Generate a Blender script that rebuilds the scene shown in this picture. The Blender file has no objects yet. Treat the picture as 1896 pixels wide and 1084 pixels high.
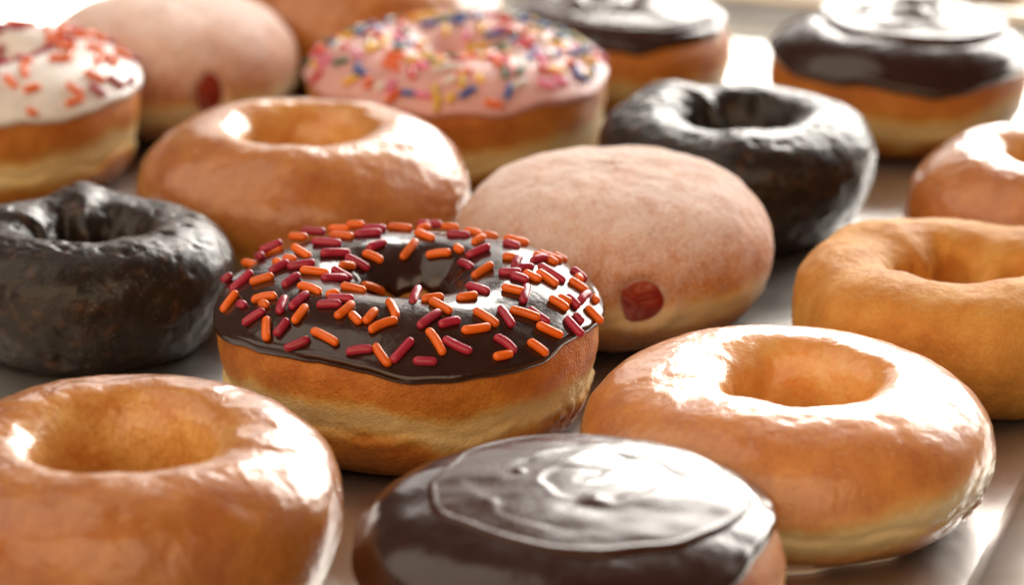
import bpy, math, random
import numpy as np
from mathutils import Vector, Matrix
from mathutils.bvhtree import BVHTree

# ------------------------------------------------------------------ camera, world, lights
SC = bpy.context.scene
COL = SC.collection
MM = 0.001
FPX, PW, PH = 5700.0, 1896.0, 1084.0           # focal length and size of the photograph in pixels
PITCH = math.radians(19.5)
FWD = Vector((0, math.cos(PITCH), -math.sin(PITCH)))
UPV = Vector((0, math.sin(PITCH), math.cos(PITCH)))
CAM = -0.754 * (FWD + Vector((1, 0, 0)) * ((752 - 948) / FPX) - UPV * ((765 - 542) / FPX))
cd = bpy.data.cameras.new('camera')
cam = bpy.data.objects.new('camera', cd)
COL.objects.link(cam)
cam.location = CAM
cam.rotation_euler = (math.pi / 2 - PITCH, 0, 0)
cd.sensor_width = 36.0
cd.lens = 36.0 * FPX / PW
cd.clip_start = 0.01
cd.clip_end = 50
cd.dof.use_dof = True
cd.dof.focus_distance = 0.712
cd.dof.aperture_fstop = 10.0
SC.camera = cam

SC.view_settings.view_transform = 'Standard'
SC.view_settings.look = 'None'
SC.view_settings.exposure = 0.47
SC.view_settings.gamma = 1.0
SC.view_settings.use_curve_mapping = False
SC.render.engine = 'CYCLES'
SC.cycles.use_denoising = True
SC.cycles.max_bounces = 8
SC.cycles.caustics_reflective = False
SC.cycles.caustics_refractive = False

w = bpy.data.worlds.new('World')
SC.world = w
w.use_nodes = True
bg = w.node_tree.nodes['Background']
bg.inputs['Color'].default_value = (1.0, 0.84, 0.70, 1)
bg.inputs['Strength'].default_value = 0.07


def area(name, loc, target, sx, sy, power, color):
    l = bpy.data.lights.new(name, 'AREA')
    l.shape = 'RECTANGLE'
    l.size, l.size_y = sx, sy
    l.energy = power
    l.color = color
    o = bpy.data.objects.new(name, l)
    COL.objects.link(o)
    o.location = loc
    d = Vector(target) - Vector(loc)
    o.rotation_euler = d.to_track_quat('-Z', 'Y').to_euler()
    return o


area('softbox_light', (1.0, 1.95, 0.84), (0.06, 0.05, 0.0), 1.98, 1.30, 76.0, (1.0, 0.955, 0.88))
area('overhead_light', (-1.15, 0.10, 1.45), (0.0, 0.03, 0.0), 1.9, 2.2, 12.0, (1.0, 0.87, 0.70))
area('back_light', (-0.22, 2.25, 0.66), (0.0, 0.05, 0.0), 0.75, 0.7, 2.0, (1.0, 0.93, 0.86))
area('front_light', (-0.45, -1.7, 0.62), (0.02, 0.0, 0.02), 3.2, 1.9, 28.0, (1.0, 0.74, 0.48))

rng = np.random.default_rng(7)
random.seed(7)

# ------------------------------------------------------------------ noise
_perm = np.random.default_rng(3).permutation(256)
_perm = np.concatenate([_perm, _perm, _perm])
_grad = np.array([[1, 1, 0], [-1, 1, 0], [1, -1, 0], [-1, -1, 0], [1, 0, 1], [-1, 0, 1], [1, 0, -1], [-1, 0, -1],
                  [0, 1, 1], [0, -1, 1], [0, 1, -1], [0, -1, -1], [1, 1, 0], [-1, 1, 0], [0, -1, 1], [0, -1, -1]], float)


def perlin(P):
    P = np.asarray(P, float)
    sh = P.shape[:-1]
    P = P.reshape(-1, 3)
    I = np.floor(P).astype(int)
    F = P - I
    I &= 255
    U = F * F * F * (F * (F * 6 - 15) + 10)
    out = 0
    for dx in (0, 1):
        for dy in (0, 1):
            for dz in (0, 1):
                h = _perm[_perm[_perm[I[:, 0] + dx] + I[:, 1] + dy] + I[:, 2] + dz] & 15
                g = (_grad[h] * (F - np.array([dx, dy, dz]))).sum(1)
                wt = (U[:, 0] if dx else 1 - U[:, 0]) * (U[:, 1] if dy else 1 - U[:, 1]) * (U[:, 2] if dz else 1 - U[:, 2])
                out = out + g * wt
    return out.reshape(sh)


def fbm(P, octv=3, gain=0.5):
    P = np.asarray(P, float)
    a, s, t = 1.0, 1.0, 0
    for k in range(octv):
        t = t + a * perlin(P * s + 17.3 * k)
        a *= gain
        s *= 2.03
    return t


def sstep(a, b, x):
    t = np.clip((x - a) / (b - a), 0, 1)
    return t * t * (3 - 2 * t)


# ------------------------------------------------------------------ material helpers
def mat(name):
    m = bpy.data.materials.new(name)
    m.use_nodes = True
    nt = m.node_tree
    return m, nt, nt.nodes['Principled BSDF']


def nd(nt, typ, **kw):
    n = nt.nodes.new(typ)
    for k, v in kw.items():
        if k in n.inputs:
            n.inputs[k].default_value = v
        else:
            setattr(n, k, v)
    return n


def noise(nt, scale, detail=4, rough=0.55, dist=0.0, co=None):
    n = nd(nt, 'ShaderNodeTexNoise')
    n.inputs['Scale'].default_value = scale
    n.inputs['Detail'].default_value = detail
    n.inputs['Roughness'].default_value = rough
    n.inputs['Distortion'].default_value = dist
    if co is None:
        co = nd(nt, 'ShaderNodeTexCoord').outputs['Object']
    nt.links.new(co, n.inputs['Vector'])
    return n.outputs['Fac']


def ramp(nt, fac, stops, interp='LINEAR'):
    r = nd(nt, 'ShaderNodeValToRGB')
    r.color_ramp.interpolation = interp
    e = r.color_ramp.elements
    while len(e) < len(stops):
        e.new(0.5)
    for i, (p, c) in enumerate(stops):
        e[i].position = p
        e[i].color = (c, c, c, 1) if isinstance(c, (int, float)) else (*c, 1)
    nt.links.new(fac, r.inputs['Fac'])
    return r.outputs['Color']


def mixc(nt, fac, a, b, mode='MIX'):
    m = nd(nt, 'ShaderNodeMix', data_type='RGBA', blend_type=mode)
    for s, v in ((m.inputs[0], fac), (m.inputs[6], a), (m.inputs[7], b)):
        if isinstance(v, (int, float)):
            s.default_value = v
        elif isinstance(v, tuple):
            s.default_value = (*v, 1)
        else:
            nt.links.new(v, s)
    return m.outputs[2]


def math_(nt, op, a, b=None, clamp=False):
    m = nd(nt, 'ShaderNodeMath', operation=op, use_clamp=clamp)
    for i, v in enumerate((a, b)):
        if v is None:
            continue
        if isinstance(v, (int, float)):
            m.inputs[i].default_value = v
        else:
            nt.links.new(v, m.inputs[i])
    return m.outputs[0]


def bump(nt, h, strength, dist, normal=None):
    b = nd(nt, 'ShaderNodeBump')
    b.inputs['Strength'].default_value = strength
    b.inputs['Distance'].default_value = dist
    nt.links.new(h, b.inputs['Height'])
    if normal is not None:
        nt.links.new(normal, b.inputs['Normal'])
    return b.outputs['Normal']


def attr(nt, name):
    a = nd(nt, 'ShaderNodeAttribute')
    a.attribute_name = name
    return a.outputs['Fac']


def sss(p, weight, scale, rad=(1.0, 0.55, 0.25)):
    p.inputs['Subsurface Weight'].default_value = weight
    p.inputs['Subsurface Scale'].default_value = scale
    p.inputs['Subsurface Radius'].default_value = rad


def dough_colour(nt, tint=1.0, deep=1.0):
    """fried dough: the fat line round the side stays pale, crowns fry brown"""
    b = attr(nt, 'bake')
    n1 = noise(nt, 110, 5, 0.6)
    n2 = noise(nt, 700, 5, 0.7)
    f = math_(nt, 'ADD', b, math_(nt, 'MULTIPLY', math_(nt, 'SUBTRACT', n1, 0.5), 0.75))
    f = math_(nt, 'ADD', f, math_(nt, 'MULTIPLY', math_(nt, 'SUBTRACT', n2, 0.5), 0.55), True)
    k = deep
    return ramp(nt, f, [(0.0, (0.93, 0.68, 0.33)), (0.28, (0.83, 0.49, 0.15)),
                        (0.6, (0.69 * k, 0.260 * k, 0.036 * k)), (1.0, (0.46 * k, 0.122 * k, 0.014 * k))]), f


def make_dough():
    m, nt, p = mat('fried_yeast_dough')
    c, f = dough_colour(nt)
    nt.links.new(c, p.inputs['Base Color'])
    p.inputs['Roughness'].default_value = 0.48
    p.inputs['Specular IOR Level'].default_value = 0.35
    sss(p, 0.22, 0.003)
    h = math_(nt, 'ADD', noise(nt, 1500, 3, 0.6), math_(nt, 'MULTIPLY', noise(nt, 330, 4, 0.6), 1.6))
    nt.links.new(bump(nt, h, 0.75, 0.0005), p.inputs['Normal'])
    return m


def make_glazed(name, white=0.10, rough=(0.05, 0.22), deep=1.0, lump=0.5):
    m, nt, p = mat(name)
    c, f = dough_colour(nt, deep=deep)
    # dried sugar film: a faint milky veil everywhere, flakes where it has cracked
    fl = noise(nt, 420, 5, 0.7, 1.5)
    big = noise(nt, 60, 3, 0.5)
    flake = math_(nt, 'MULTIPLY', ramp(nt, fl, [(0.60, 0.0), (0.68, 1.0)]), ramp(nt, big, [(0.50, 0.0), (0.62, 1.0)]))
    veil = math_(nt, 'ADD', math_(nt, 'MULTIPLY', flake, 0.38), math_(nt, 'MULTIPLY', big, white * 2), True)
    c2 = mixc(nt, veil, c, (0.88, 0.74, 0.52))
    nt.links.new(c2, p.inputs['Base Color'])
    p.inputs['Roughness'].default_value = 0.42
    sss(p, 0.22, 0.003)
    p.inputs['Coat Weight'].default_value = 1.0
    p.inputs['Coat IOR'].default_value = 1.42
    r = ramp(nt, noise(nt, 240, 4, 0.6), [(0.35, rough[0]), (0.75, rough[1])])
    nt.links.new(math_(nt, 'ADD', r, math_(nt, 'MULTIPLY', flake, 0.25)), p.inputs['Coat Roughness'])
    h1 = noise(nt, 130, 3, 0.5, 0.6)
    h2 = noise(nt, 700, 3, 0.6)
    n1 = bump(nt, h1, lump, 0.0022)
    n2 = bump(nt, math_(nt, 'ADD', h2, math_(nt, 'MULTIPLY', flake, 0.8)), 0.22, 0.0005, n1)
    nt.links.new(n2, p.inputs['Coat Normal'])
    nt.links.new(n2, p.inputs['Normal'])
    return m


def make_icing(name, col, rough, lump=0.25, coat=0.6, sub=0.0):
    m, nt, p = mat(name)
    n = noise(nt, 220, 4, 0.6)
    c = mixc(nt, n, tuple(x * 0.8 for x in col), tuple(min(1, x * 1.2) for x in col))
    nt.links.new(c, p.inputs['Base Color'])
    nt.links.new(ramp(nt, noise(nt, 350, 4, 0.65), [(0.3, rough * 0.7), (0.8, rough * 1.5)]), p.inputs['Roughness'])
    p.inputs['Coat Weight'].default_value = coat
    p.inputs['Coat Roughness'].default_value = 0.06
    p.inputs['IOR'].default_value = 1.5
    if sub:
        sss(p, sub, 0.003, (1, 0.7, 0.6))
    h = noise(nt, 90, 3, 0.5, 0.4)
    n1 = bump(nt, h, lump, 0.0025)
    n2 = bump(nt, noise(nt, 1300, 3, 0.6), 0.08, 0.0003, n1)
    nt.links.new(n2, p.inputs['Normal'])
    nt.links.new(n1, p.inputs['Coat Normal'])
    return m


def make_sugar():
    m, nt, p = mat('sugar_dusted_dough')
    c, f = dough_colour(nt)
    grain = noise(nt, 1900, 3, 0.7)
    mid = noise(nt, 300, 4, 0.65)
    cover = attr(nt, 'sugar')
    k = math_(nt, 'ADD', cover, math_(nt, 'MULTIPLY', math_(nt, 'SUBTRACT', grain, 0.5), 2.4))
    k = math_(nt, 'ADD', k, math_(nt, 'MULTIPLY', math_(nt, 'SUBTRACT', mid, 0.5), 1.1), True)
    k = math_(nt, 'MULTIPLY', k, 0.85)
    c2 = mixc(nt, k, c, (0.90, 0.76, 0.74))
    nt.links.new(c2, p.inputs['Base Color'])
    p.inputs['Roughness'].default_value = 0.85
    p.inputs['Specular IOR Level'].default_value = 0.2
    p.inputs['Sheen Weight'].default_value = 0.35
    p.inputs['Sheen Roughness'].default_value = 0.5
    p.inputs['Sheen Tint'].default_value = (1, 0.92, 0.88, 1)
    sss(p, 0.25, 0.003)
    nt.links.new(bump(nt, grain, 0.6, 0.0004, bump(nt, mid, 0.4, 0.0008)), p.inputs['Normal'])
    return m


def make_choc_cake():
    m, nt, p = mat('glazed_chocolate_cake')
    n1 = noise(nt, 260, 5, 0.65)
    n2 = noise(nt, 900, 4, 0.7)
    c = ramp(nt, n1, [(0.3, (0.012, 0.007, 0.005)), (0.55, (0.022, 0.012, 0.008)), (0.68, (0.075, 0.030, 0.014)), (0.85, (0.15, 0.07, 0.035))])
    fl = noise(nt, 480, 5, 0.7, 1.8)
    flake = math_(nt, 'MULTIPLY', ramp(nt, fl, [(0.60, 0.0), (0.66, 1.0)]), ramp(nt, noise(nt, 70, 3, 0.5), [(0.48, 0.0), (0.6, 1.0)]))
    c = mixc(nt, math_(nt, 'MULTIPLY', flake, 0.35), c, (0.45, 0.38, 0.32))
    nt.links.new(c, p.inputs['Base Color'])
    p.inputs['Roughness'].default_value = 0.5
    p.inputs['Specular IOR Level'].default_value = 0.15
    p.inputs['Coat Weight'].default_value = 0.55
    p.inputs['Coat IOR'].default_value = 1.48
    nt.links.new(ramp(nt, n2, [(0.35, 0.05), (0.7, 0.18)]), p.inputs['Coat Roughness'])
    b1 = bump(nt, n1, 0.25, 0.0016)
    b2 = bump(nt, n2, 0.22, 0.0006, b1)
    nt.links.new(b2, p.inputs['Normal'])
    nt.links.new(b2, p.inputs['Coat Normal'])
    return m


def make_plain():
    m, nt, p = mat('plain_cake_dough')
    b = attr(nt, 'bake')
    n1 = noise(nt, 120, 5, 0.6)
    n2 = noise(nt, 1100, 4, 0.7)
    f = math_(nt, 'ADD', b, math_(nt, 'MULTIPLY', math_(nt, 'SUBTRACT', n1, 0.5), 0.9))
    f = math_(nt, 'ADD', f, math_(nt, 'MULTIPLY', math_(nt, 'SUBTRACT', n2, 0.5), 0.6), True)
    c = ramp(nt, f, [(0.0, (0.80, 0.46, 0.125)), (0.5, (0.66, 0.285, 0.055)), (1.0, (0.42, 0.14, 0.024))])
    nt.links.new(c, p.inputs['Base Color'])
    p.inputs['Roughness'].default_value = 0.62
    p.inputs['Specular IOR Level'].default_value = 0.3
    sss(p, 0.3, 0.003)
    h = math_(nt, 'ADD', n2, math_(nt, 'MULTIPLY', noise(nt, 350, 4, 0.6), 1.2))
    nt.links.new(bump(nt, h, 0.6, 0.0006), p.inputs['Normal'])
    return m


def make_plastic(name, col, rough=0.32, sub=0.2):
    m, nt, p = mat(name)
    n = noise(nt, 700, 3, 0.6)
    ri = nd(nt, 'ShaderNodeObjectInfo').outputs['Random']
    v = math_(nt, 'ADD', math_(nt, 'MULTIPLY', n, 0.6), math_(nt, 'MULTIPLY', ri, 0.5), True)
    nt.links.new(mixc(nt, v, tuple(x * 0.70 for x in col), tuple(min(1, x * 1.22) for x in col)), p.inputs['Base Color'])
    p.inputs['Roughness'].default_value = rough
    sss(p, sub, 0.0008, (1, 0.6, 0.5))
    nt.links.new(bump(nt, n, 0.12, 0.0004), p.inputs['Normal'])
    return m


def make_jelly():
    m, nt, p = mat('red_jelly')
    p.inputs['Base Color'].default_value = (0.34, 0.020, 0.006, 1)
    p.inputs['Roughness'].default_value = 0.12
    p.inputs['Coat Weight'].default_value = 0.7
    sss(p, 0.6, 0.003, (1, 0.12, 0.08))
    nt.links.new(bump(nt, noise(nt, 300, 3, 0.5), 0.35, 0.0012), p.inputs['Normal'])
    return m


def make_metal():
    m, nt, p = mat('worn_aluminium')
    tc = nd(nt, 'ShaderNodeTexCoord').outputs['Object']
    mp = nd(nt, 'ShaderNodeMapping')
    mp.inputs['Scale'].default_value = (1.0, 0.04, 1.0)
    nt.links.new(tc, mp.inputs['Vector'])
    brushed = noise(nt, 1500, 3, 0.6, co=mp.outputs['Vector'])
    smear = noise(nt, 18, 5, 0.6, 0.8)
    c = mixc(nt, smear, (0.76, 0.74, 0.72), (0.88, 0.86, 0.84))
    nt.links.new(c, p.inputs['Base Color'])
    p.inputs['Metallic'].default_value = 1.0
    r = math_(nt, 'ADD', ramp(nt, smear, [(0.3, 0.30), (0.7, 0.44)]), math_(nt, 'MULTIPLY', brushed, 0.08))
    nt.links.new(r, p.inputs['Roughness'])
    n1 = bump(nt, smear, 0.12, 0.003)
    nt.links.new(bump(nt, brushed, 0.06, 0.0003, n1), p.inputs['Normal'])
    return m


def make_table():
    m, nt, p = mat('tan_table_top')
    n = noise(nt, 30, 5, 0.6)
    nt.links.new(mixc(nt, n, (0.46, 0.27, 0.12), (0.60, 0.38, 0.18)), p.inputs['Base Color'])
    p.inputs['Roughness'].default_value = 0.5
    return m


M = dict(dough=make_dough(),
         glazed=make_glazed('glazed_yeast_dough', 0.07, (0.08, 0.24), 1.14, 0.16),
         glazed_dark=make_glazed('thick_glazed_dough', 0.015, (0.05, 0.18), 0.84, 0.27),
         glazed_far=make_glazed('shiny_glazed_dough', 0.02, (0.05, 0.18), 0.90, 0.27),
         choc=make_icing('chocolate_icing', (0.034, 0.0105, 0.0052), 0.20, 0.14, 0.2),
         swirl=make_icing('swirled_chocolate_icing', (0.050, 0.016, 0.0085), 0.24, 0.06, 0.0))
M['swirl'].node_tree.nodes['Principled BSDF'].inputs['IOR'].default_value = 1.36
M.update(
         pink=make_icing('pink_icing', (0.74, 0.40, 0.37), 0.45, 0.2, 0.1, 0.3),
         white=make_icing('white_icing', (0.82, 0.77, 0.74), 0.4, 0.2, 0.2, 0.3),
         sugar=make_sugar(), cake=make_choc_cake(), plain=make_plain(), jelly=make_jelly(),
         metal=make_metal(), table=make_table(),
         cream=make_plastic('custard_cream', (0.85, 0.60, 0.12), 0.4),
         foot=make_plastic('dried_white_glaze', (0.80, 0.70, 0.62), 0.35))
SPR = dict(O=make_plastic('orange_sugar', (0.83, 0.145, 0.008)), M=make_plastic('magenta_sugar', (0.40, 0.020, 0.052)))
for k, c in dict(r=(0.62, 0.02, 0.03), y=(0.85, 0.52, 0.04), b=(0.03, 0.11, 0.42), g=(0.06, 0.16, 0.09), w=(0.85, 0.82, 0.8),
                 p=(0.8, 0.2, 0.4)).items():
    SPR[k] = make_plastic({'r': 'red', 'y': 'yellow', 'b': 'blue', 'g': 'green', 'w': 'white', 'p': 'pink'}[k] + '_sugar', c)


# ------------------------------------------------------------------ object helpers
def tag(o, label, cat, group=None, kind=None):
    if label:
        o['label'] = label
    if cat:
        o['category'] = cat
    if group:
        o['group'] = group
    if kind:
        o['kind'] = kind
    return o


def thing(name, loc, rz, label, cat, group=None, tilt=(0, 0)):
    o = bpy.data.objects.new(name, None)
    COL.objects.link(o)
    o.empty_display_size = 0.02
    o.location = loc
    o.rotation_euler = (tilt[0], tilt[1], rz)
    return tag(o, label, cat, group)


def grid_mesh(name, V, m, parent, wrap_s=True, attrs=None, flip=False):
    """V: (na, ns, 3) in millimetres, closed in the first direction"""
    na, ns = V.shape[:2]
    me = bpy.data.meshes.new(name)
    i = np.arange(na)[:, None]
    j = np.arange(ns if wrap_s else ns - 1)[None, :]
    i2, j2 = (i + 1) % na, (j + 1) % ns
    q = np.stack([i * ns + j, i2 * ns + j, i2 * ns + j2, i * ns + j2], -1).reshape(-1, 4)
    if flip:
        q = q[:, ::-1]
    me.vertices.add(na * ns)
    me.vertices.foreach_set('co', (V.reshape(-1, 3) * MM).astype(np.float32).ravel())
    me.loops.add(len(q) * 4)
    me.loops.foreach_set('vertex_index', q.ravel().astype(np.int32))
    me.polygons.add(len(q))
    me.polygons.foreach_set('loop_start', np.arange(0, len(q) * 4, 4, dtype=np.int32))
    me.polygons.foreach_set('loop_total', np.full(len(q), 4, np.int32))
    me.update()
    me.polygons.foreach_set('use_smooth', np.ones(len(q), bool))
    for k, a in (attrs or {}).items():
        me.attributes.new(k, 'FLOAT', 'POINT').data.foreach_set('value', a.astype(np.float32).ravel())
    me.materials.append(m)
    o = bpy.data.objects.new(name, me)
    COL.objects.link(o)
    o.parent = parent
    return o


def catmull(pts, n, closed):
    P = np.array(pts, float)
    k = len(P)
    out = []
    seg = range(k if closed else k - 1)
    t = np.linspace(0, 1, 40, endpoint=False)[:, None]
    for i in seg:
        if closed:
            a, b, c, d = P[i - 1], P[i], P[(i + 1) % k], P[(i + 2) % k]
        else:
            a, b, c, d = P[max(i - 1, 0)], P[i], P[i + 1], P[min(i + 2, k - 1)]
        out.append(0.5 * ((2 * b) + (-a + c) * t + (2 * a - 5 * b + 4 * c - d) * t ** 2 + (-a + 3 * b - 3 * c + d) * t ** 3))
    Q = np.concatenate(out)
    Q = np.vstack([Q, P[0] if closed else P[-1]])
    L = np.concatenate([[0], np.cumsum(np.linalg.norm(np.diff(Q, axis=0), axis=1))])
    s = np.linspace(0, L[-1], n, endpoint=not closed)
    return np.stack([np.interp(s, L, Q[:, 0]), np.interp(s, L, Q[:, 1])], -1), L[-1]


def normals(V, closed):
    da = np.roll(V, -1, 0) - np.roll(V, 1, 0)
    if closed:
        ds = np.roll(V, -1, 1) - np.roll(V, 1, 1)
    else:
        ds = np.gradient(V, axis=1)
    n = np.cross(da, ds)
    l = np.linalg.norm(n, axis=2, keepdims=True)
    return n / np.maximum(l, 1e-9)


class Dough:
    """surface of revolution in mm with the unevenness of a hand-made ring or bun"""

    def __init__(s, ctrl, seed, closed=True, na=224, ns=128, wob=0.02, tall=0.05, shape=None, disp=None, hole=None):
        s.closed, s.na, s.ns, s.seed = closed, na, ns, seed
        prof, s.length = catmull(ctrl, ns, closed)
        a = np.linspace(0, 2 * math.pi, na, endpoint=False)
        s.a = a
        A = a[:, None] + 0 * prof[None, :, 0]
        r = prof[None, :, 0] + 0 * A
        z = prof[None, :, 1] + 0 * A
        ca, sa = np.cos(A), np.sin(A)
        s.r0, s.z0, s.A = r.copy(), z.copy(), A
        zt = z.max()
        s.zt = zt
        o = seed * 7.7
        n1 = fbm(np.stack([ca * 0.9 + o, sa * 0.9, 0 * A + o], -1), 2)
        n2 = fbm(np.stack([ca * 0.8 - o, sa * 0.8, 0 * A + 3], -1), 2)
        if closed:
            rc = 0.5 * (r.min() + r.max())
            inner = sstep(rc, r.min(), r)
            hn = fbm(np.stack([ca * 1.3 + 5 + o, sa * 1.3, z / zt * 1.2 + o], -1), 2)
            r = r * (1 + wob * 1.6 * n1 * (1 - inner)) + inner * (hn * (hole if hole else 2.0))
        else:
            r = r * (1 + wob * 1.6 * n1)
        z = z * (1 + tall * n2 * sstep(0.1, 0.9, z / zt))
        if shape:
            r, z = shape(r, z, A, s)
        V = np.stack([r * ca, r * sa, z], -1)
        s.smooth = V
        s.N = normals(V, closed)
        if disp:
            d = disp(V, s)
            V = V + s.N * d[..., None]
        V[..., 2] = np.maximum(V[..., 2], 0.0)
        s.V = V

    def bake(s, zb, wd, amp=1.9, hole=0.5, depth=0.95):
        o = s.seed * 3.1
        ca, sa = np.cos(s.A), np.sin(s.A)
        zz = zb + amp * 2 * fbm(np.stack([ca * 1.6 + o, sa * 1.6, 0 * s.A], -1), 3)
        ww = wd * (1 + 0.5 * fbm(np.stack([ca * 2 - o, sa * 2, 0 * s.A + 9], -1), 2))
        band = np.exp(-((s.z0 - zz) / ww) ** 2)
        b = 0.84 - depth * band
        if s.closed:
            rc = 0.5 * (s.r0.min() + s.r0.max())
            inn = sstep(rc, s.r0.min() + 2, s.r0)
            b = b * (1 - inn) + hole * inn
        return np.clip(b, 0, 1)

    def at(s, ia, sv):
        """smooth surface and normal at fractional profile index sv (na, k)"""
        k = np.floor(sv).astype(int)
        f = (sv - k)[..., None]
        I = np.arange(s.na)[:, None]
        g = lambda X: X[I, k % s.ns] * (1 - f) + X[I, (k + 1) % s.ns] * f
        n = g(s.N)
        return g(s.smooth), n / np.linalg.norm(n, axis=2, keepdims=True)


def ring_icing(d, s0, s1, T, name, m, parent, ni=120, bead=0.5, lumps=0.0):
    """s0, s1: (na,) fractional profile indices of the outer and the hole edge"""
    u = 0.5 - 0.5 * np.cos(np.linspace(0, math.pi, ni))
    u = 0.5 * u + 0.5 * np.linspace(0, 1, ni)
    sv = s0[:, None] + (s1 - s0)[:, None] * u[None, :]
    P, N = d.at(None, sv)
    mmps = d.length / d.ns
    e0 = (sv - s0[:, None]) * mmps
    e1 = (s1[:, None] - sv) * mmps
    def lip(e, wdt):
        x = np.clip(e / wdt, 0, 1)
        return np.sqrt(np.maximum(0, 1 - (1 - x) ** 2))
    t = T * lip(e0, 1.3) * lip(e1, 2.0) + bead * np.exp(-((e0 - 1.5) / 1.1) ** 2) - 0.35 * (np.exp(-e0 / 0.25) + np.exp(-e1 / 0.25))
    if lumps:
        t = t + lumps * fbm(P / 9.0 + d.seed, 3)
    V = P + N * t[..., None]
    return grid_mesh(name, V, m, parent, wrap_s=False), V


def fold(*bumps):
    """displacement made of soft bumps (angle, z, d_angle, d_z, height)"""
    def f(V, s):
        d = 0
        for a0, z0, da, dz, h in bumps:
            x = (s.A - a0 + math.pi) % (2 * math.pi) - math.pi
            d = d + h * np.exp(-(x / da) ** 2 - ((s.z0 - z0) / dz) ** 2)
        return d
    return f


def yeast_disp(amp=0.28, crease=(13.0, 0.7), wr=None, fine=0.12):
    def f(V, s):
        d = amp * fbm(V / 9.0 + s.seed, 3) + fine * fbm(V / 2.2 + 4 * s.seed, 2)
        rc = 0.5 * (s.r0.min() + s.r0.max())
        out = sstep(rc, rc + 5, s.r0)
        if crease:
            ca, sa = np.cos(s.A), np.sin(s.A)
            zc = crease[0] + 3.2 * fbm(np.stack([ca * 2.2 + s.seed, sa * 2.2, 0 * s.A], -1), 3)
            k = 0.5 + 0.9 * fbm(np.stack([ca * 2 + 3, sa * 2, 0 * s.A + s.seed], -1), 2)
            x = s.z0 - zc
            d = d - out * crease[1] * np.clip(k, 0.1, 1.2) * (np.exp(-(x / 0.7) ** 2) - 0.7 * np.exp(-((x + 1.8) / 1.6) ** 2))
        if wr:
            a0, da, z0, dz, h, fr = wr
            x = (s.A - a0 + math.pi) % (2 * math.pi) - math.pi
            ph = fr * s.A + 1.6 * fbm(V / 6.0, 2) * 3 + 0.25 * (s.z0 - z0)
            d = d + out * h * np.exp(-(x / da) ** 2 - ((s.z0 - z0) / dz) ** 2) * (np.abs(np.sin(ph)) - 0.5)
        return d
    return f


# sprinkles: a few shared shapes
def capsule(name, L, r, bend=0.0, seg=10):
    rows = []
    hl = L / 2 - r
    xs = [(-hl - r * math.cos(t), r * math.sin(t)) for t in (0.35, 0.85, 1.35)]
    xs += [(-hl * 0.4, r), (hl * 0.4, r)]
    xs += [(hl + r * math.cos(t), r * math.sin(t)) for t in (1.35, 0.85, 0.35)]
    vs, fs = [], []
    for x, q in xs:
        b = bend * (1 - (2 * x / L) ** 2)
        for k in range(seg):
            a = 2 * math.pi * k / seg
            vs.append((x * MM, (q * math.cos(a) + b) * MM, q * math.sin(a) * MM))
    n = len(xs)
    for i in range(n - 1):
        for k in range(seg):
            fs.append((i * seg + k, (i + 1) * seg + k, (i + 1) * seg + (k + 1) % seg, i * seg + (k + 1) % seg))
    b0 = bend * (1 - (2 * (hl + r) / L) ** 2)
    vs += [((-hl - r) * MM, b0 * MM, 0), ((hl + r) * MM, b0 * MM, 0)]
    e = len(vs)
    for k in range(seg):
        fs.append((e - 2, k, (k + 1) % seg))
        fs.append((e - 1, (n - 1) * seg + (k + 1) % seg, (n - 1) * seg + k))
    me = bpy.data.meshes.new(name)
    me.from_pydata(vs, [], fs)
    me.polygons.foreach_set('use_smooth', np.ones(len(fs), bool))
    me.update()
    return me


LENS = (2.6, 3.6, 4.6, 5.6, 6.4, 7.2, 8.0)
SP_MESH = {}


def sprinkle(parent, colour, c, ax, up, L, bend=0.0, r=1.1):
    """c, ax, up in the donut's local frame (metres / unit vectors)"""
    Lq = min(LENS, key=lambda q: abs(q - L))
    bq = random.choice((0.0, 0.0, 0.22, -0.22, 0.35)) if abs(bend) < 0.2 else (0.7 if bend > 0 else -0.7)
    key = (colour, Lq, bq)
    if key not in SP_MESH:
        me = capsule('sprinkle', Lq, r, bq)
        me.materials.append(SPR[colour])
        SP_MESH[key] = me
    o = bpy.data.objects.new('sprinkle', SP_MESH[key])
    COL.objects.link(o)
    o.parent = parent
    ax = ax.normalized()
    up = (up - ax * up.dot(ax)).normalized()
    y = up.cross(ax)
    R = Matrix((ax, y, up)).transposed()
    o.matrix_local = Matrix.Translation(c) @ R.to_4x4() @ Matrix.Diagonal((L / Lq, 1, 1, 1))
    return o


def bvh_of(V):
    na, ns = V.shape[:2]
    vs = [Vector(v) for v in (V.reshape(-1, 3) * MM)]
    fs = [(i * ns + j, ((i + 1) % na) * ns + j, ((i + 1) % na) * ns + j + 1, i * ns + j + 1) for i in range(na) for j in range(ns - 1)]
    return BVHTree.FromPolygons(vs, fs)


def pix_ray(px, py):
    return (FWD + Vector((1, 0, 0)) * ((px - 948) / FPX) - UPV * ((py - 542) / FPX)).normalized()


def ground(px, py, z=0.0):
    d = pix_ray(px, py)
    return CAM + d * ((z - CAM.z) / d.z)


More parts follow.
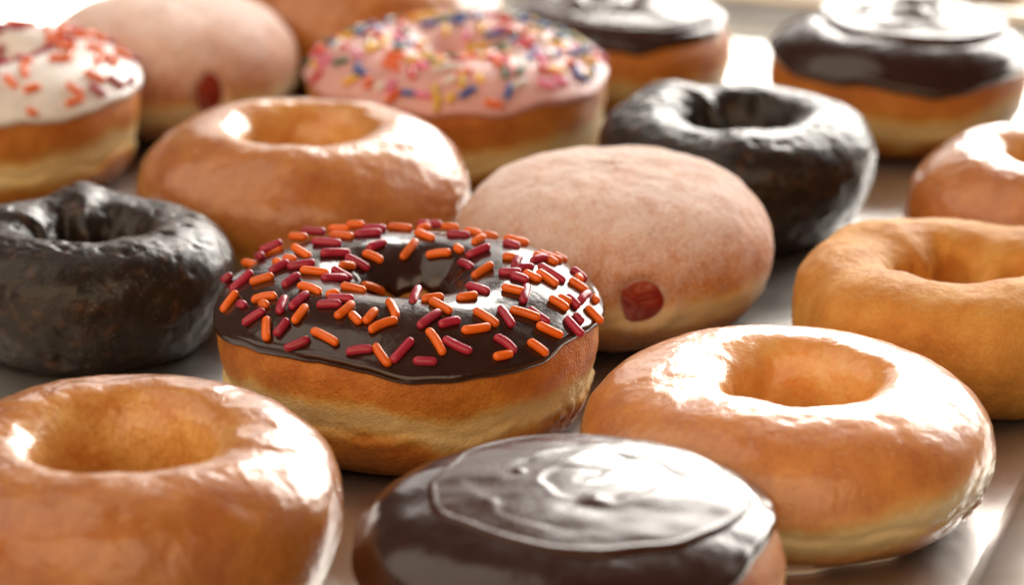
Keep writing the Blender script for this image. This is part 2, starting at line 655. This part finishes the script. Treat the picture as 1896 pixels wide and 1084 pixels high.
def scatter(icing, V, N0, count, cols, seed, r=1.0, keep=None, gap=3.2):
    rg = np.random.default_rng(seed)
    na, ni = V.shape[:2]
    Nn = normals(V, False)
    placed = []
    tries = 0
    while len(placed) < count and tries < 20000:
        tries += 1
        i, j = rg.integers(na), rg.integers(int(ni * 0.1), int(ni * 0.93))
        p, n = V[i, j], Nn[i, j]
        if n[2] < 0.25 or rg.random() > math.hypot(p[0], p[1]) / 45.0:
            continue
        if keep and not keep(p):
            continue
        if any((p[0] - q[0]) ** 2 + (p[1] - q[1]) ** 2 + (p[2] - q[2]) ** 2 < gap * gap for q in placed):
            continue
        t = rg.normal(size=3)
        t = t - n * t.dot(n)
        t /= np.linalg.norm(t)
        placed.append(p)
        c = Vector((p + n * r * 0.72) * MM)
        L = float(rg.choice([4.0, 5.6, 6.2, 6.6, 7.0], p=[.15, .2, .25, .25, .15]))
        sprinkle(icing, str(rg.choice(list(cols))), c, Vector(t), Vector(n), L, 0.7 if rg.random() < 0.12 else 0, r)


# ------------------------------------------------------------------ the trays and the table
PHI = math.radians(-19.5)
D2 = Vector((math.cos(PHI), math.sin(PHI), 0))     # along the far edge
D1 = Vector((-math.sin(PHI), math.cos(PHI), 0))    # away from the camera


def slab(name, pts, z0, z1, m, parent=None):
    me = bpy.data.meshes.new(name)
    n = len(pts)
    vs = [(p[0], p[1], z0) for p in pts] + [(p[0], p[1], z1) for p in pts]
    fs = [tuple(range(n - 1, -1, -1)), tuple(range(n, 2 * n))] + [(i, (i + 1) % n, n + (i + 1) % n, n + i) for i in range(n)]
    me.from_pydata(vs, [], fs)
    me.materials.append(m)
    o = bpy.data.objects.new(name, me)
    COL.objects.link(o)
    o.parent = parent
    return o


def tray(name, origin, w, l, label, hgt=0.009, flare=0.020):
    """origin: world point of the near right inner corner of the flat; w along -D2, l along D1"""
    root = thing(name, origin, PHI, label, 'tray', 'baking trays of donuts')
    rad = 0.018
    def loop(off, z, rr):
        pts = []
        for cx, cy, a0 in ((-rr, l - rr, 0), (-w + rr, l - rr, 90), (-w + rr, rr, 180), (-rr, rr, 270)):
            for k in range(9):
                a = math.radians(a0 + k * 11.25)
                pts.append((cx + (rr + off) * math.cos(a), cy + (rr + off) * math.sin(a), z))
        return pts
    def sheet(nm, loops, close_first=False):
        n = len(loops[0])
        vs = [v for L in loops for v in L]
        fs = []
        for i in range(len(loops) - 1):
            for k in range(n):
                fs.append((i * n + k, i * n + (k + 1) % n, (i + 1) * n + (k + 1) % n, (i + 1) * n + k))
        if close_first:
            fs.append(tuple(range(n)))
        me = bpy.data.meshes.new(nm)
        me.from_pydata(vs, [], fs)
        me.polygons.foreach_set('use_smooth', np.ones(len(fs), bool))
        me.update()
        me.materials.append(M['metal'])
        o = bpy.data.objects.new(nm, me)
        COL.objects.link(o)
        o.parent = root
        return o
    base = sheet('tray_base', [loop(-0.0025, 0, rad)], True)
    wl = []
    for t in np.linspace(0, 1, 5):
        ang = t * math.radians(60)
        wl.append(loop(-0.0025 + 0.005 * math.sin(ang), 0.005 * (1 - math.cos(ang)), rad))
    wl.append(loop(flare, hgt, rad))
    sheet('tray_wall', wl)
    rl = []
    for k in range(11):
        a = math.radians(200 - k * 30)
        rl.append(loop(flare + 0.0030 + 0.0030 * math.cos(a), hgt + 0.0005 + 0.0030 * math.sin(a), rad))
    sheet('rolled_rim', rl)
    return root


NR = ground(1812, 1084)                       # the right edge of the flat passes through these two points of the tray
t0 = (NR - Vector((0, -0.16, 0))).dot(D1)
TR_ORIG = NR - D1 * 0.16
TR_LEN = 0.586
tray('baking_tray', TR_ORIG, 0.412, TR_LEN, 'large aluminium baking tray that holds nearly all the donuts')
T2 = TR_ORIG + D1 * (TR_LEN + 0.056) - D2 * 0.116
tray('baking_tray', T2, 0.412, 0.45, 'aluminium baking tray behind the large one, cut by the top edge')
tb = slab('table_top', [(-1.5, -1.2), (1.5, -1.2), (1.5, 2.2), (-1.5, 2.2)], -0.03, -0.0012, M['table'])
tag(tb, None, None, None, 'structure')

# ------------------------------------------------------------------ donuts
R46 = [(20, 1.0), (30, 0), (38, 1.0), (42.8, 6), (44.3, 12), (44.8, 16), (45.8, 20), (46, 24.5), (44.6, 29.2), (38.8, 33.8), (31, 36.4),
       (24, 37.2), (18, 36.2), (13.2, 32.6), (10.8, 25.5), (10.6, 14), (13, 5)]


def scaled(ctrl, k, kz):
    return [(r * k, z * kz) for r, z in ctrl]


def edge_index(d, zsel, outer=True):
    """fractional profile index where the profile crosses a height on its outer / hole side"""
    rc = 0.5 * (d.r0[0].min() + d.r0[0].max())
    z, r = d.z0[0], d.r0[0]
    best = None
    for i in range(d.ns - 1):
        if (r[i] > rc) == outer and (z[i] - zsel) * (z[i + 1] - zsel) <= 0:
            f = (zsel - z[i]) / (z[i + 1] - z[i] + 1e-9)
            best = i + f
            if outer:
                return best
    return best


def iced_ring(name, loc, rz, label, group, ctrl, seed, icing_mat, z_edge, z_hole, amp, T=1.7, wr=None, zb=13, wd=5, hole=2.0, lead=None):
    root = thing(name, loc, rz, label, 'donut', group)
    d = Dough(ctrl, seed, wob=0.012, tall=0.03, disp=yeast_disp(0.4, (zb - 2.2, 1.3), wr), hole=hole)
    grid_mesh('dough', d.V, M['dough'], root, attrs=dict(bake=d.bake(zb, wd)))
    ca, sa = np.cos(d.a), np.sin(d.a)
    s0 = edge_index(d, z_edge, True)
    s1 = edge_index(d, z_hole, False)
    k = d.ns / d.length
    w0 = amp * 2 * fbm(np.stack([ca * 1.7 + seed, sa * 1.7, 0 * ca], -1), 3)
    if lead:
        w0 = w0 + lead(d.a)
    w1 = 2.5 * fbm(np.stack([ca * 1.8 - seed, sa * 1.8, 0 * ca + 5], -1), 2)
    ic, V = ring_icing(d, s0 - w0 * k, s1 + w1 * k, T, 'icing', icing_mat, root)
    return root, d, ic, V


HERO = Vector((0.0008, -0.004, 0.0))
hero, hd, hic, hV = iced_ring('sprinkled_chocolate_donut', HERO, 0,
                              'chocolate iced ring donut covered in orange and magenta sprinkles, in sharp focus', None,
                              R46, 2, M['choc'], 28.2, 28.5, 1.2, wr=(-0.42, 0.5, 11, 7, 1.1, 34), zb=15.8, wd=4.2,
                              lead=lambda a: 1.0 * np.exp(-((a - 4.75) / 0.55) ** 2))

# sprinkles of the hero, read off the photograph: each crop is (origin x, origin y), entries colour x1 y1 x2 y2 [bend]
SC_ = 7.228
CROPS = [
    ((390, 400), """M 1215 195 1530 215;O 1045 270 1290 285;O 700 385 980 300;M 660 470 955 350;M 610 520 705 555;O 430 620 615 675;
     O 1100 410 1325 550;M 1360 340 1745 370;O 1575 170 1865 180;O 1590 250 1915 280;M 1475 500 1865 495;O 970 560 1145 585;O 840 640 950 600;
     M 790 750 1040 610;M 1030 680 1395 620;M 155 870 280 790;M 270 1000 555 745;O 525 890 840 800;O 1200 720 1580 765;M 975 940 1190 785;
     O 1170 930 1470 1030 1;M 1620 700 1890 850;M 1490 830 1825 830;O 1725 665 1935 680;O 1745 930 2075 1010;O 1550 1055 1715 1030"""),
    ((630, 400), """O 80 115 325 120;M 310 160 615 170;M 195 250 550 220;O 640 140 965 170;M 1030 100 1210 110;M 1180 95 1370 125;O 1030 175 1210 140;
     O 1000 210 1260 310;O 1350 140 1590 160;M 1430 240 1735 260;O 1660 190 1885 245;O 1530 430 1650 440;M 370 430 610 340;O 300 490 570 610;
     O 825 570 1020 320;O 1150 530 1480 490;M 70 540 385 710;M 1590 620 1760 700;M 1690 540 2000 400;O 1770 820 2040 640;O 285 920 590 1030;
     M 1690 930 1990 1020"""),
    ((870, 400), """O 170 240 370 290;O 45 370 200 270;O 460 290 785 370;M 445 350 670 420;O 435 540 640 560;M 600 690 680 540;M 610 700 860 680;
     O 845 520 1000 570;O 900 490 1240 610;O 1100 510 1300 610;M 820 610 1040 550;O 1030 560 1170 640;M 920 660 1270 880;M 385 750 690 750;
     M 545 790 780 870;O 720 750 950 860;O 900 740 1170 930;M 1360 700 1560 870;O 1400 840 1520 830;O 1330 850 1585 1020;O 430 950 740 1020"""),
    ((870, 540), """M 700 190 780 -130;O 60 250 370 450;M 400 215 570 460;O 540 240 940 360;M 780 225 1060 420;O 1065 80 1320 240;O 1180 60 1360 150;
     M 1290 50 1460 220;M 1470 150 1600 20;O 1620 100 1740 100;O 1560 200 1770 420;M 1400 300 1500 430;M 1290 350 1510 590;O 900 440 1240 600;
     O 780 660 1040 850;M 330 600 610 820 1;O 320 880 570 830;O -105 520 270 465"""),
    ((630, 540), """O -60 340 170 150;O 140 290 265 420;O 330 410 480 240;O 635 110 750 350;O 390 530 760 380 1;O 1090 110 1385 70;O 1210 120 1480 270;
     M 1040 480 1345 260;M 1320 450 1605 380;O 1170 510 1380 840;M 1380 630 1755 810;M 80 820 435 770;O 460 710 660 990;M 690 940 965 640;
     M 975 930 1295 940;M 960 180 1060 -70;O 1560 90 1835 40"""),
    ((390, 540), """O 150 270 350 0;M 380 170 450 180;O 550 120 880 60 1;O 640 200 770 150;M 430 440 720 250;O 755 350 750 650;M 920 280 1000 75;
     M 860 590 1030 370;M 1070 220 1300 20;O 1110 410 1280 190;M 985 770 1320 630;O 1350 520 1700 700;M 1560 95 1915 95;M 1420 180 1745 170"""),
]
hb = bvh_of(hV)
occupied = []
for (ox, oy), txt in CROPS:
    for item in txt.split(';'):
        q = item.split()
        x1, y1, x2, y2 = [float(v) / SC_ for v in q[1:5]]
        x1 += ox; x2 += ox; y1 += oy; y2 += oy
        o = CAM - HERO
        hit = None
        for dy in range(0, 24, 3):
            mx, my = (x1 + x2) / 2, (y1 + y2) / 2 + 3 + dy
            p, n, _, _ = hb.ray_cast(o, pix_ray(mx, my))
            if p is not None:
                hit = (p, n)
                break
        if hit is None:
            continue
        p, n = hit
        if n.z < 0:
            n = -n
        stack = sum(1 for c in occupied if (c - p).length < 0.0021)
        occupied.append(p.copy())
        c0 = p + n * (0.0006 + 0.0011 * min(stack, 2))
        ends = []
        view = pix_ray(mx, my)
        npl = n if -n.dot(view) > 0.42 else (n - view * (0.55 + n.dot(view))).normalized()
        for x, y in ((x1, y1), (x2, y2)):
            d = pix_ray(x, y)
            t = (c0 - o).dot(npl) / d.dot(npl)
            ends.append(o + d * t)
        ax = ends[1] - ends[0]
        L = ax.length / MM
        if L < 0.5:
            continue
        pxlen = math.hypot(x2 - x1, y2 - y1)
        L = min(max(L * 1.05, 3.4), 8.4)
        cen = (ends[0] + ends[1]) / 2
        if (cen - c0).length > 0.004:
            cen = c0
        if pxlen < 20:                         # seen end-on: it points towards the camera
            ax = (-pix_ray((x1 + x2) / 2, (y1 + y2) / 2)) + Vector((0.45, 0, 0))
            ax = ax - n * ax.dot(n)
            L = 3.6
        sprinkle(hic, q[0], cen, ax, n, L, float(q[5]) if len(q) > 5 else 0.0)
# the far slope, out of the camera's sight
scatter(hic, hV, None, 16, 'OM', 5, 1.08, keep=lambda p: p[1] > 36 and p[2] < 31, gap=4.5)

# pink iced ring, rainbow sprinkles
PINK = [(20, 1.0), (30, 0), (38, 1.0), (43, 6), (44.6, 12), (44.6, 17), (45.2, 22), (45.0, 27), (42.5, 31.5), (35, 36), (26, 37.6), (17, 36.5), (10, 33), (6.5, 27), (6.5, 15), (10, 5)]
pk, pd, pic, pV = iced_ring('pink_iced_donut', (0.0090, 0.2080, 0), 0.6, 'pink iced ring donut crowded with rainbow coloured sprinkles', None, PINK, 5, M['pink'], 28.0, 22.0, 1.0,
                            zb=14.5, wd=5, hole=0.8)
scatter(pic, pV, None, 205, 'ryybbggwwpO', 11, 0.98, gap=3.1)

# white iced ring, orange and magenta sprinkles
wk, wd_, wic, wV = iced_ring('white_iced_donut', (-0.1310, 0.1950, 0), 0.0, 'white iced ring donut with orange and magenta sprinkles, cut by the left edge', None,
                             scaled([q for q in R46 if q[0] > 24 or q[1] < 5.5] [:-1] + [(24, 37.0), (19.2, 36.6), (15.6, 33.2), (14, 25), (14, 14), (15, 5)], 0.965, 1.04), 9, M['white'], 28.5, 31.0, 1.2, zb=14.5, wd=5)
scatter(wic, wV, None, 125, 'OOM', 23, 1.15, gap=3.4)


def glazed_ring(name, loc, rz, label, ctrl, seed, m, zb, wd, wr=None, hole=2.0, tilt=(0, 0), deep=0.95, shape=None, crease=0.5, amp=0.26):
    root = thing(name, loc, rz, label, 'donut', 'glazed ring donuts', tilt)
    d = Dough(ctrl, seed, wob=0.02, tall=0.05, disp=yeast_disp(amp, (zb - 2.0, crease), wr, 0.08), hole=hole, shape=shape)
    grid_mesh('dough', d.V, m, root, attrs=dict(bake=d.bake(zb, wd, depth=deep)))
    return root, d


def hole_shift(off, a0, lift):
    """an off-centre hole, and a crown a little higher on the near side"""
    def f(r, z, A, s):
        rc = 0.5 * (s.r0.min() + s.r0.max())
        return r + sstep(rc + 6, s.r0.min(), s.r0) * off * np.cos(A - a0), z * (1 - lift * np.sin(A) * sstep(0.2, 0.9, z / s.zt))
    return f


G_BR = [(24, 1.0), (30, 0), (37, 1.2), (42.5, 6), (45.4, 12.5), (46, 18), (44, 24), (39.5, 28.8), (33.5, 31.5), (27, 32.6), (21.5, 32.2), (17.2, 29.2), (14.6, 23), (13.8, 15), (14.5, 8), (18, 3.5)]
br, brd = glazed_ring('glazed_donut', (0.0877, -0.0570, 0), 0.0, 'pale glazed ring donut in the foreground beside the tray rim', G_BR, 14, M['glazed'], 13.0, 4.6,
                      wr=(-0.35, 0.42, 10, 8, 1.5, 30), shape=hole_shift(3.0, 0.3, 0.0))
# dried glaze that ran down to the tray
ca = np.linspace(0, 2 * math.pi, 160, endpoint=False)
u = np.linspace(0, 1, 8)
rr = 35.5 + 2.2 * fbm(np.stack([np.cos(ca) * 2.2, np.sin(ca) * 2.2, 0 * ca + 2], -1), 3) + 1.5 * np.exp(-((ca - 4.6) / 0.5) ** 2)
Vf = np.stack([(rr[:, None] - 6 + 6 * np.sin(u * math.pi / 2)[None]) * np.cos(ca)[:, None],
               (rr[:, None] - 6 + 6 * np.sin(u * math.pi / 2)[None]) * np.sin(ca)[:, None],
               0.15 + 1.3 * np.cos(u * math.pi / 2)[None] + 0 * ca[:, None]], -1)
grid_mesh('glaze_foot', Vf, M['foot'], br, wrap_s=False, flip=True)

G_BL = [(24, 1.0), (31, 0), (37, 1.2), (42, 6), (44.6, 14), (44.9, 22), (43.2, 28), (39.2, 32.5), (33.4, 35.4), (26.8, 36.4), (21.6, 35.4), (17.8, 30.5), (16, 21), (15.8, 12), (18.5, 4.5)]
glazed_ring('glazed_donut', (-0.0555, -0.1005, 0), 0.8, 'amber glazed ring donut in the front left corner of the picture', scaled(G_BL, 1.02, 0.99), 21, M['glazed_dark'], 8.0, 5.0, hole=1.4, amp=0.36)

G_F = [(20, 1.0), (29, 0), (36, 1.2), (42, 6), (45.6, 13), (46, 19), (44.2, 26.5), (39.2, 32.5), (32.5, 36.6), (26, 38.2), (20.5, 37.4), (16.4, 33), (14.2, 24), (13.8, 13), (16, 4.5)]
glazed_ring('glazed_donut', (-0.0325, 0.1200, 0), 0.3, 'shiny brown glazed ring donut behind the sprinkled chocolate donut', scaled(G_F, 1.01, 1.02), 31, M['glazed_far'], 11.0, 4.5, wr=(-0.5, 0.5, 22, 9, 1.0, 22), hole=1.5)
glazed_ring('glazed_donut', (0.1772, 0.1060, 0), 1.9, 'glazed ring donut with white shine, cut by the right edge', scaled(G_F, 0.93, 0.95), 37, M['glazed_far'], 10.0, 4.5)

# sugared jelly buns
JEL = [(0.02, 0.1), (12, 0), (22, 0), (31, 1.5), (37.5, 6), (41.2, 12), (42.6, 17.5), (42.4, 22), (40, 28), (34, 34.2), (25, 38.2), (13, 40.4), (0.02, 41)]


def jelly_bun(loc, rz, label, k, kz, seed, zspot, size, aspot):
    root = thing('jelly_donut', loc, rz, label, 'donut', 'sugar dusted jelly donuts')
    ctrl = scaled(JEL, k, kz)
    base = yeast_disp(0.45, (12 * kz, 0.35), None, 0.1)
    ar = aspot - rz

    def dsp(V, s):
        x = (s.A - ar + math.pi) % (2 * math.pi) - math.pi
        q = (x * 42 * k / size[0]) ** 2 + ((s.z0 - zspot) / size[1]) ** 2
        return base(V, s) - 3.0 * np.exp(-q ** 1.5) + 0.5 * np.exp(-((np.sqrt(q) - 1.35) / 0.35) ** 2)
    d = Dough(ctrl, seed, closed=False, na=240, ns=120, wob=0.015, tall=0.02, disp=dsp)
    bk = d.bake(13.0 * kz, 4.5, 1.0)
    sg = np.clip(0.14 + 0.66 * sstep(14, 40, d.z0) + 0.25 * fbm(d.V / 16 + seed, 2), 0, 1)
    grid_mesh('dough', d.V, M['sugar'], root, wrap_s=False, attrs=dict(bake=bk, sugar=sg))
    i = int(round((ar % (2 * math.pi)) / (2 * math.pi) * d.na)) % d.na
    j = int(np.argmin(np.abs(d.z0[i] - zspot) + (d.r0[i] < 30) * 100))
    P, N = d.smooth[i, j], d.N[i, j]
    # blob of jelly: a lumpy flattened button in the hole
    T1 = np.array([-math.sin(ar), math.cos(ar), 0])
    T2 = np.cross(N, T1)
    th = np.linspace(0, 2 * math.pi, 40, endpoint=False)
    rho = np.linspace(1, 0.01, 12)
    TH, RH = np.meshgrid(th, rho, indexing='ij')
    lum = 1 + 0.05 * perlin(np.stack([np.cos(TH) * 1.5 + seed, np.sin(TH) * 1.5, 0 * TH], -1))
    hgt = 1.6 * np.sqrt(np.maximum(0, 1 - RH ** 2)) * (1 + 0.5 * perlin(np.stack([np.cos(TH) * RH * 2, np.sin(TH) * RH * 2, 0 * TH + seed], -1))) - 2.6
    Vj = P + (np.cos(TH) * RH * lum * size[0] * 1.12)[..., None] * T1 + (np.sin(TH) * RH * lum * size[1] * 1.12)[..., None] * T2 + hgt[..., None] * N
    grid_mesh('jelly', Vj, M['jelly'], root, wrap_s=False, flip=False)
    return root


jelly_bun((0.0527, 0.0700, 0), 0.4, 'sugar dusted jelly donut with a red jelly spot, beside the sprinkled chocolate donut', 1.0, 1.04, 41, 18.5, (6.3, 6.0), math.radians(-82))
jelly_bun((-0.0840, 0.2560, 0), 1.3, 'large sugar dusted jelly donut at the back left, behind the white iced donut', 0.97, 1.0, 47, 18.5, (5.0, 6.4), math.radians(-66))

# chocolate cake rings
CAKE = [(18, 1.0), (24, 0), (29.5, 1.5), (34.2, 7), (37.6, 14), (39.1, 21), (38.4, 27.5), (34.8, 32.4), (29, 35), (23, 35.8), (17.4, 34.2), (13.4, 29), (11.2, 20), (11, 12), (13.5, 4.5)]


def cake_shape(lobes, ph, amp, lift=0.0):
    def f(r, z, A, s):
        rc = 0.5 * (s.r0.min() + s.r0.max())
        inner = sstep(rc + 4, s.r0.min(), s.r0)
        o = s.seed * 1.3
        w_ = np.cos(lobes * A + ph) + 0.8 * fbm(np.stack([np.cos(A) * 2 + o, np.sin(A) * 2, s.z0 / 20], -1), 2) * 2
        return r - inner * amp * w_ * sstep(36, 20, s.z0), z * (1 - lift * np.sin(A) * sstep(0.1, 0.9, z / s.zt))
    return f


def cake_disp(amp, fine, extra=None, pit=0.5):
    def f(V, s):
        d = amp * fbm(V / 10.0 + s.seed, 3) + fine * fbm(V / 2.4 + s.seed, 3)
        d = d - pit * np.clip(fbm(V / 6.0 + 2 * s.seed, 2) - 0.28, 0, 1) * 3
        if extra:
            d = d + extra(V, s)
        return d
    return f


def cake_ring(name, loc, rz, label, ctrl, seed, m, lobes, ph, amp, group, extra=None, zb=None, hole=2.5, disp=(0.45, 0.13), lift=0.0):
    root = thing(name, loc, rz, label, 'donut', group)
    d = Dough(ctrl, seed, na=300, ns=170, wob=0.03, tall=0.06, disp=cake_disp(disp[0], disp[1], extra, 0.5 if m is M['cake'] else 0.0), hole=hole, shape=cake_shape(lobes, ph, amp, lift))
    bk = np.clip(0.45 + 0.3 * fbm(d.V / 20 + seed, 2) + (0.35 * sstep(6, 0, d.z0)), 0, 1) if zb is None else d.bake(zb[0], zb[1], 1.5, 0.55, 0.5)
    grid_mesh('dough', d.V, m, root, attrs=dict(bake=bk))
    return root, d


cake_ring('chocolate_cake_donut', (-0.0832, 0.0505, 0), 0.0, 'dark chocolate cake ring donut at the left edge', scaled(CAKE, 0.97, 0.92), 53, M['cake'], 4, 2.2, 1.4,
          'dark chocolate cake donuts', extra=fold((1.75, 24, 0.22, 9, 6.0), (2.9, 26, 0.3, 8, 3.0)), lift=0.045)
cake_ring('chocolate_cake_donut', (0.0908, 0.1440, 0), 0.0, 'dark chocolate cake ring donut in the right background, near the jelly donut', scaled(CAKE, 1.01, 1.02), 59, M['cake'], 3, 0.4, 2.0,
          'dark chocolate cake donuts', extra=fold((2.2, 28, 0.25, 9, 5.0)))
PLAIN = [(20, 1.0), (28, 0), (35, 1.2), (39.8, 5.5), (42.6, 12), (43.4, 18), (42.3, 24), (38.8, 28.4), (33.4, 31), (27, 31.7), (21.2, 30.6), (17, 26.4), (14.8, 18), (14.5, 10), (16.5, 4)]
cake_ring('plain_cake_donut', (0.1398, 0.0270, 0), 0.0, 'plain golden cake ring donut without glaze at the right edge', scaled(PLAIN, 1.02, 1.0), 67, M['plain'], 5, 1.0, 2.2, None,
          extra=fold((2.2, 20, 0.2, 9, 4.5), (3.3, 22, 0.25, 9, -3.0), (0.9, 18, 0.2, 9, 4.0)), disp=(0.5, 0.12), lift=0.03)

# filled buns with swirled chocolate icing
BUN = [(0.02, 0.1), (14, 0), (26, 0), (35, 2), (40.5, 7.5), (43, 14), (43.2, 19), (41.2, 24.5), (36, 28.6), (26, 31), (13, 32), (0.02, 32.2)]


def cream_bun(loc, rz, label, k, kz, seed, z_edge, off, rp, swirl_rot, cream=None, lead=None, tilt=(0, 0), Tq=1.8, sw=1.0, thick=0.1):
    root = thing('cream_filled_donut', loc, rz, label, 'donut', 'filled donuts with swirled chocolate icing', tilt)
    ctrl = scaled(BUN, k, kz)
    d = Dough(ctrl, seed, closed=False, na=240, ns=120, wob=0.015, tall=0.02, disp=yeast_disp(0.3, (11 * kz, 0.5), None, 0.1))
    grid_mesh('dough', d.V, M['dough'], root, wrap_s=False, attrs=dict(bake=d.bake(12 * kz, 4.5)))
    ca, sa = np.cos(d.a), np.sin(d.a)
    z, r = d.z0[0], d.r0[0]
    s0 = [i + (z_edge - z[i]) / (z[i + 1] - z[i]) for i in range(d.ns - 1) if z[i] <= z_edge < z[i + 1] and r[i] > 25][0]
    kk = (d.ns - 1) / d.length
    e = 2.2 * fbm(np.stack([ca * 1.6 + seed, sa * 1.6, 0 * ca], -1), 3)
    if lead:
        e = e + lead(d.a)
    s0 = s0 - e * kk
    s1 = np.full(d.na, d.ns - 1.001)
    u = np.linspace(0, 1, 110) ** 1.25
    sv = s0[:, None] + (s1 - s0)[:, None] * u[None, :]
    P, N = d.at(None, sv)
    e0 = (sv - s0[:, None]) / kk
    x = np.clip(e0 / 1.8, 0, 1)
    t = Tq * np.sqrt(np.maximum(0, 1 - (1 - x) ** 2)) + 0.6 * np.exp(-((e0 - 2) / 1.4) ** 2) - 0.35 * np.exp(-e0 / 0.25) + 0.25 * fbm(P / 12 + seed, 2) * x
    V = P + N * t[..., None]
    ic = grid_mesh('icing', V, M['choc'], root, wrap_s=False)
    # the swirl: a second spread layer with its own lip, ridged by the palette knife
    na, nr = 300, 150
    th = np.linspace(0, 2 * math.pi, na, endpoint=False)
    rim = rp * (1 + 0.05 * fbm(np.stack([np.cos(th) * 1.2 + seed, np.sin(th) * 1.2, 0 * th], -1), 2) * 2)
    rho = np.linspace(1, 0.002, nr)
    X = off[0] + (rim[:, None] * rho) * np.cos(th)[:, None]
    Y = off[1] + (rim[:, None] * rho) * np.sin(th)[:, None]
    rb = np.hypot(X, Y)
    prof_r, prof_z = d.smooth[..., :, 0].mean(0) * 0 + np.hypot(d.smooth[0, :, 0], d.smooth[0, :, 1]), d.smooth[0, :, 2]
    top = slice(int(s0.mean()), None)
    q_ = prof_r[top] < 41.5 * k
    zb_ = np.polyval(np.polyfit(prof_r[top][q_] ** 2, prof_z[top][q_], 4), rb ** 2) + Tq
    e0 = rim[:, None] * (1 - rho)
    lip = np.sqrt(np.maximum(0, 1 - (1 - np.clip(e0 / 1.5, 0, 1)) ** 2))
    ang = th[:, None] + swirl_rot
    R_ = rim[:, None] * rho
    wob = 1.2 * fbm(np.stack([X / 14 + seed, Y / 14, 0 * X], -1), 2)
    ph = (R_ + wob * 4.5) / (rp / 2.6) - ang / (2 * math.pi)
    saw = ph - np.floor(ph)
    ridge = np.where(saw < 0.26, sstep(0, 0.26, saw), ((1 - saw) / 0.74) ** 1.4)
    fade = sstep(0.5, 5, e0) * (0.12 + 0.88 * sstep(rp * 0.9, rp * 0.3, R_)) * sstep(0.5, 4, R_) * (0.55 + 0.6 * np.clip(0.5 + 1.2 * fbm(np.stack([X / 11, Y / 11, 0 * X + seed], -1), 2), 0, 1))
    flat = zb_.max() + 0.84 * (zb_ - zb_.max()) + thick
    Z = zb_ - 0.5 + lip * (flat - zb_ + 0.5) + 0.20 * np.exp(-((e0 - 1.2) / 0.8) ** 2) + 0.75 * sw * ridge * fade + 0.30 * fbm(np.stack([X / 16, Y / 12, 0 * X + seed], -1), 2) * sstep(0, 4, e0)
    for bx, by, bs, bh in ((-13, 5, 1.2, 0.45), (1, -9, 2.6, 0.7)):
        Z = Z + bh * np.exp(-((X - off[0] - bx * rp / 30) ** 2 + (Y - off[1] - by * rp / 30) ** 2) / bs ** 2)
    grid_mesh('icing_swirl', np.stack([X, Y, Z], -1), M['swirl'], root, wrap_s=False)
    if cream:
        ar, zc, sz = cream
        ar -= rz
        i = int(round((ar % (2 * math.pi)) / (2 * math.pi) * d.na)) % d.na
        j = int(np.argmin(np.abs(d.z0[i] - zc) + (d.r0[i] < 25) * 100))
        P, N = d.smooth[i, j], d.N[i, j]
        T1 = np.array([-math.sin(ar), math.cos(ar), 0])
        T2_ = np.cross(N, T1)
        TH, RH = np.meshgrid(np.linspace(0, 2 * math.pi, 36, endpoint=False), np.linspace(1, 0.01, 10), indexing='ij')
        lum = 1 + 0.25 * perlin(np.stack([np.cos(TH) * 1.5 + seed, np.sin(TH) * 1.5, 0 * TH], -1))
        hg = sz * 0.8 * np.sqrt(np.maximum(0, 1 - RH ** 2)) - 0.6
        grid_mesh('cream', P + (np.cos(TH) * RH * lum * sz)[..., None] * T1 + (np.sin(TH) * RH * lum * sz)[..., None] * T2_ + hg[..., None] * N,
                  M['cream'], root, wrap_s=False)
    return root, d


cream_bun((0.0385, -0.1250, 0), 0.0, 'filled donut with glossy swirled chocolate icing at the bottom edge, nearest to the camera', 1.0, 0.98, 71, 21.0, (3.0, 3.5), 33.0, 0.6,
          cream=(math.radians(-150), 14, 4.0), sw=0.45, lead=lambda a: -6.0 * np.exp(-(((a + 0.35 + math.pi) % (2 * math.pi) - math.pi) / 0.5) ** 2) + 4.0 * np.exp(-((a - 3.5) / 0.8) ** 2))
cream_bun((0.0600, 0.2780, 0), 0.0, 'filled donut with swirled chocolate icing at the top edge, cream peeping from its side', 0.88, 1.0, 79, 26.0, (1.5, 1.5), 32.0, 2.0,
          cream=(math.radians(-72), 14, 3.2), sw=2.2, thick=0.8)
cream_bun((0.1480, 0.2400, 0), 0.0, 'filled donut with thick swirled chocolate icing in the upper right corner', 0.945, 1.12, 83, 26.0, (4.5, 3.0), 30.0, 3.4,
          lead=lambda a: 2.5 * np.exp(-((a - 4.9) / 0.7) ** 2), Tq=2.4, sw=2.6, thick=1.3)

# donuts behind
B1 = [(20, 1.0), (29, 0), (36, 1.2), (42, 6), (45.6, 13), (46, 19), (44.2, 26.5), (39.2, 32.5), (32.5, 36.6), (26, 38.2), (20.5, 37.4), (16.4, 33), (14.2, 24), (13.8, 13), (16, 4.5)]
glazed_ring('glazed_donut', (-0.0235, 0.3120, 0), 0.5, 'orange brown ring donut at the top edge, behind the pink iced donut', B1, 91, M['glazed_far'], 9.0, 4.0)
p1 = TR_ORIG + D1 * 0.690 - D2 * 0.166
glazed_ring('glazed_donut', (p1.x, p1.y, 0), 0.5, 'golden ring donut on the far tray, just showing at the top right', scaled(B1, 0.98, 0.95), 97, M['glazed_far'], 9.0, 4.0)
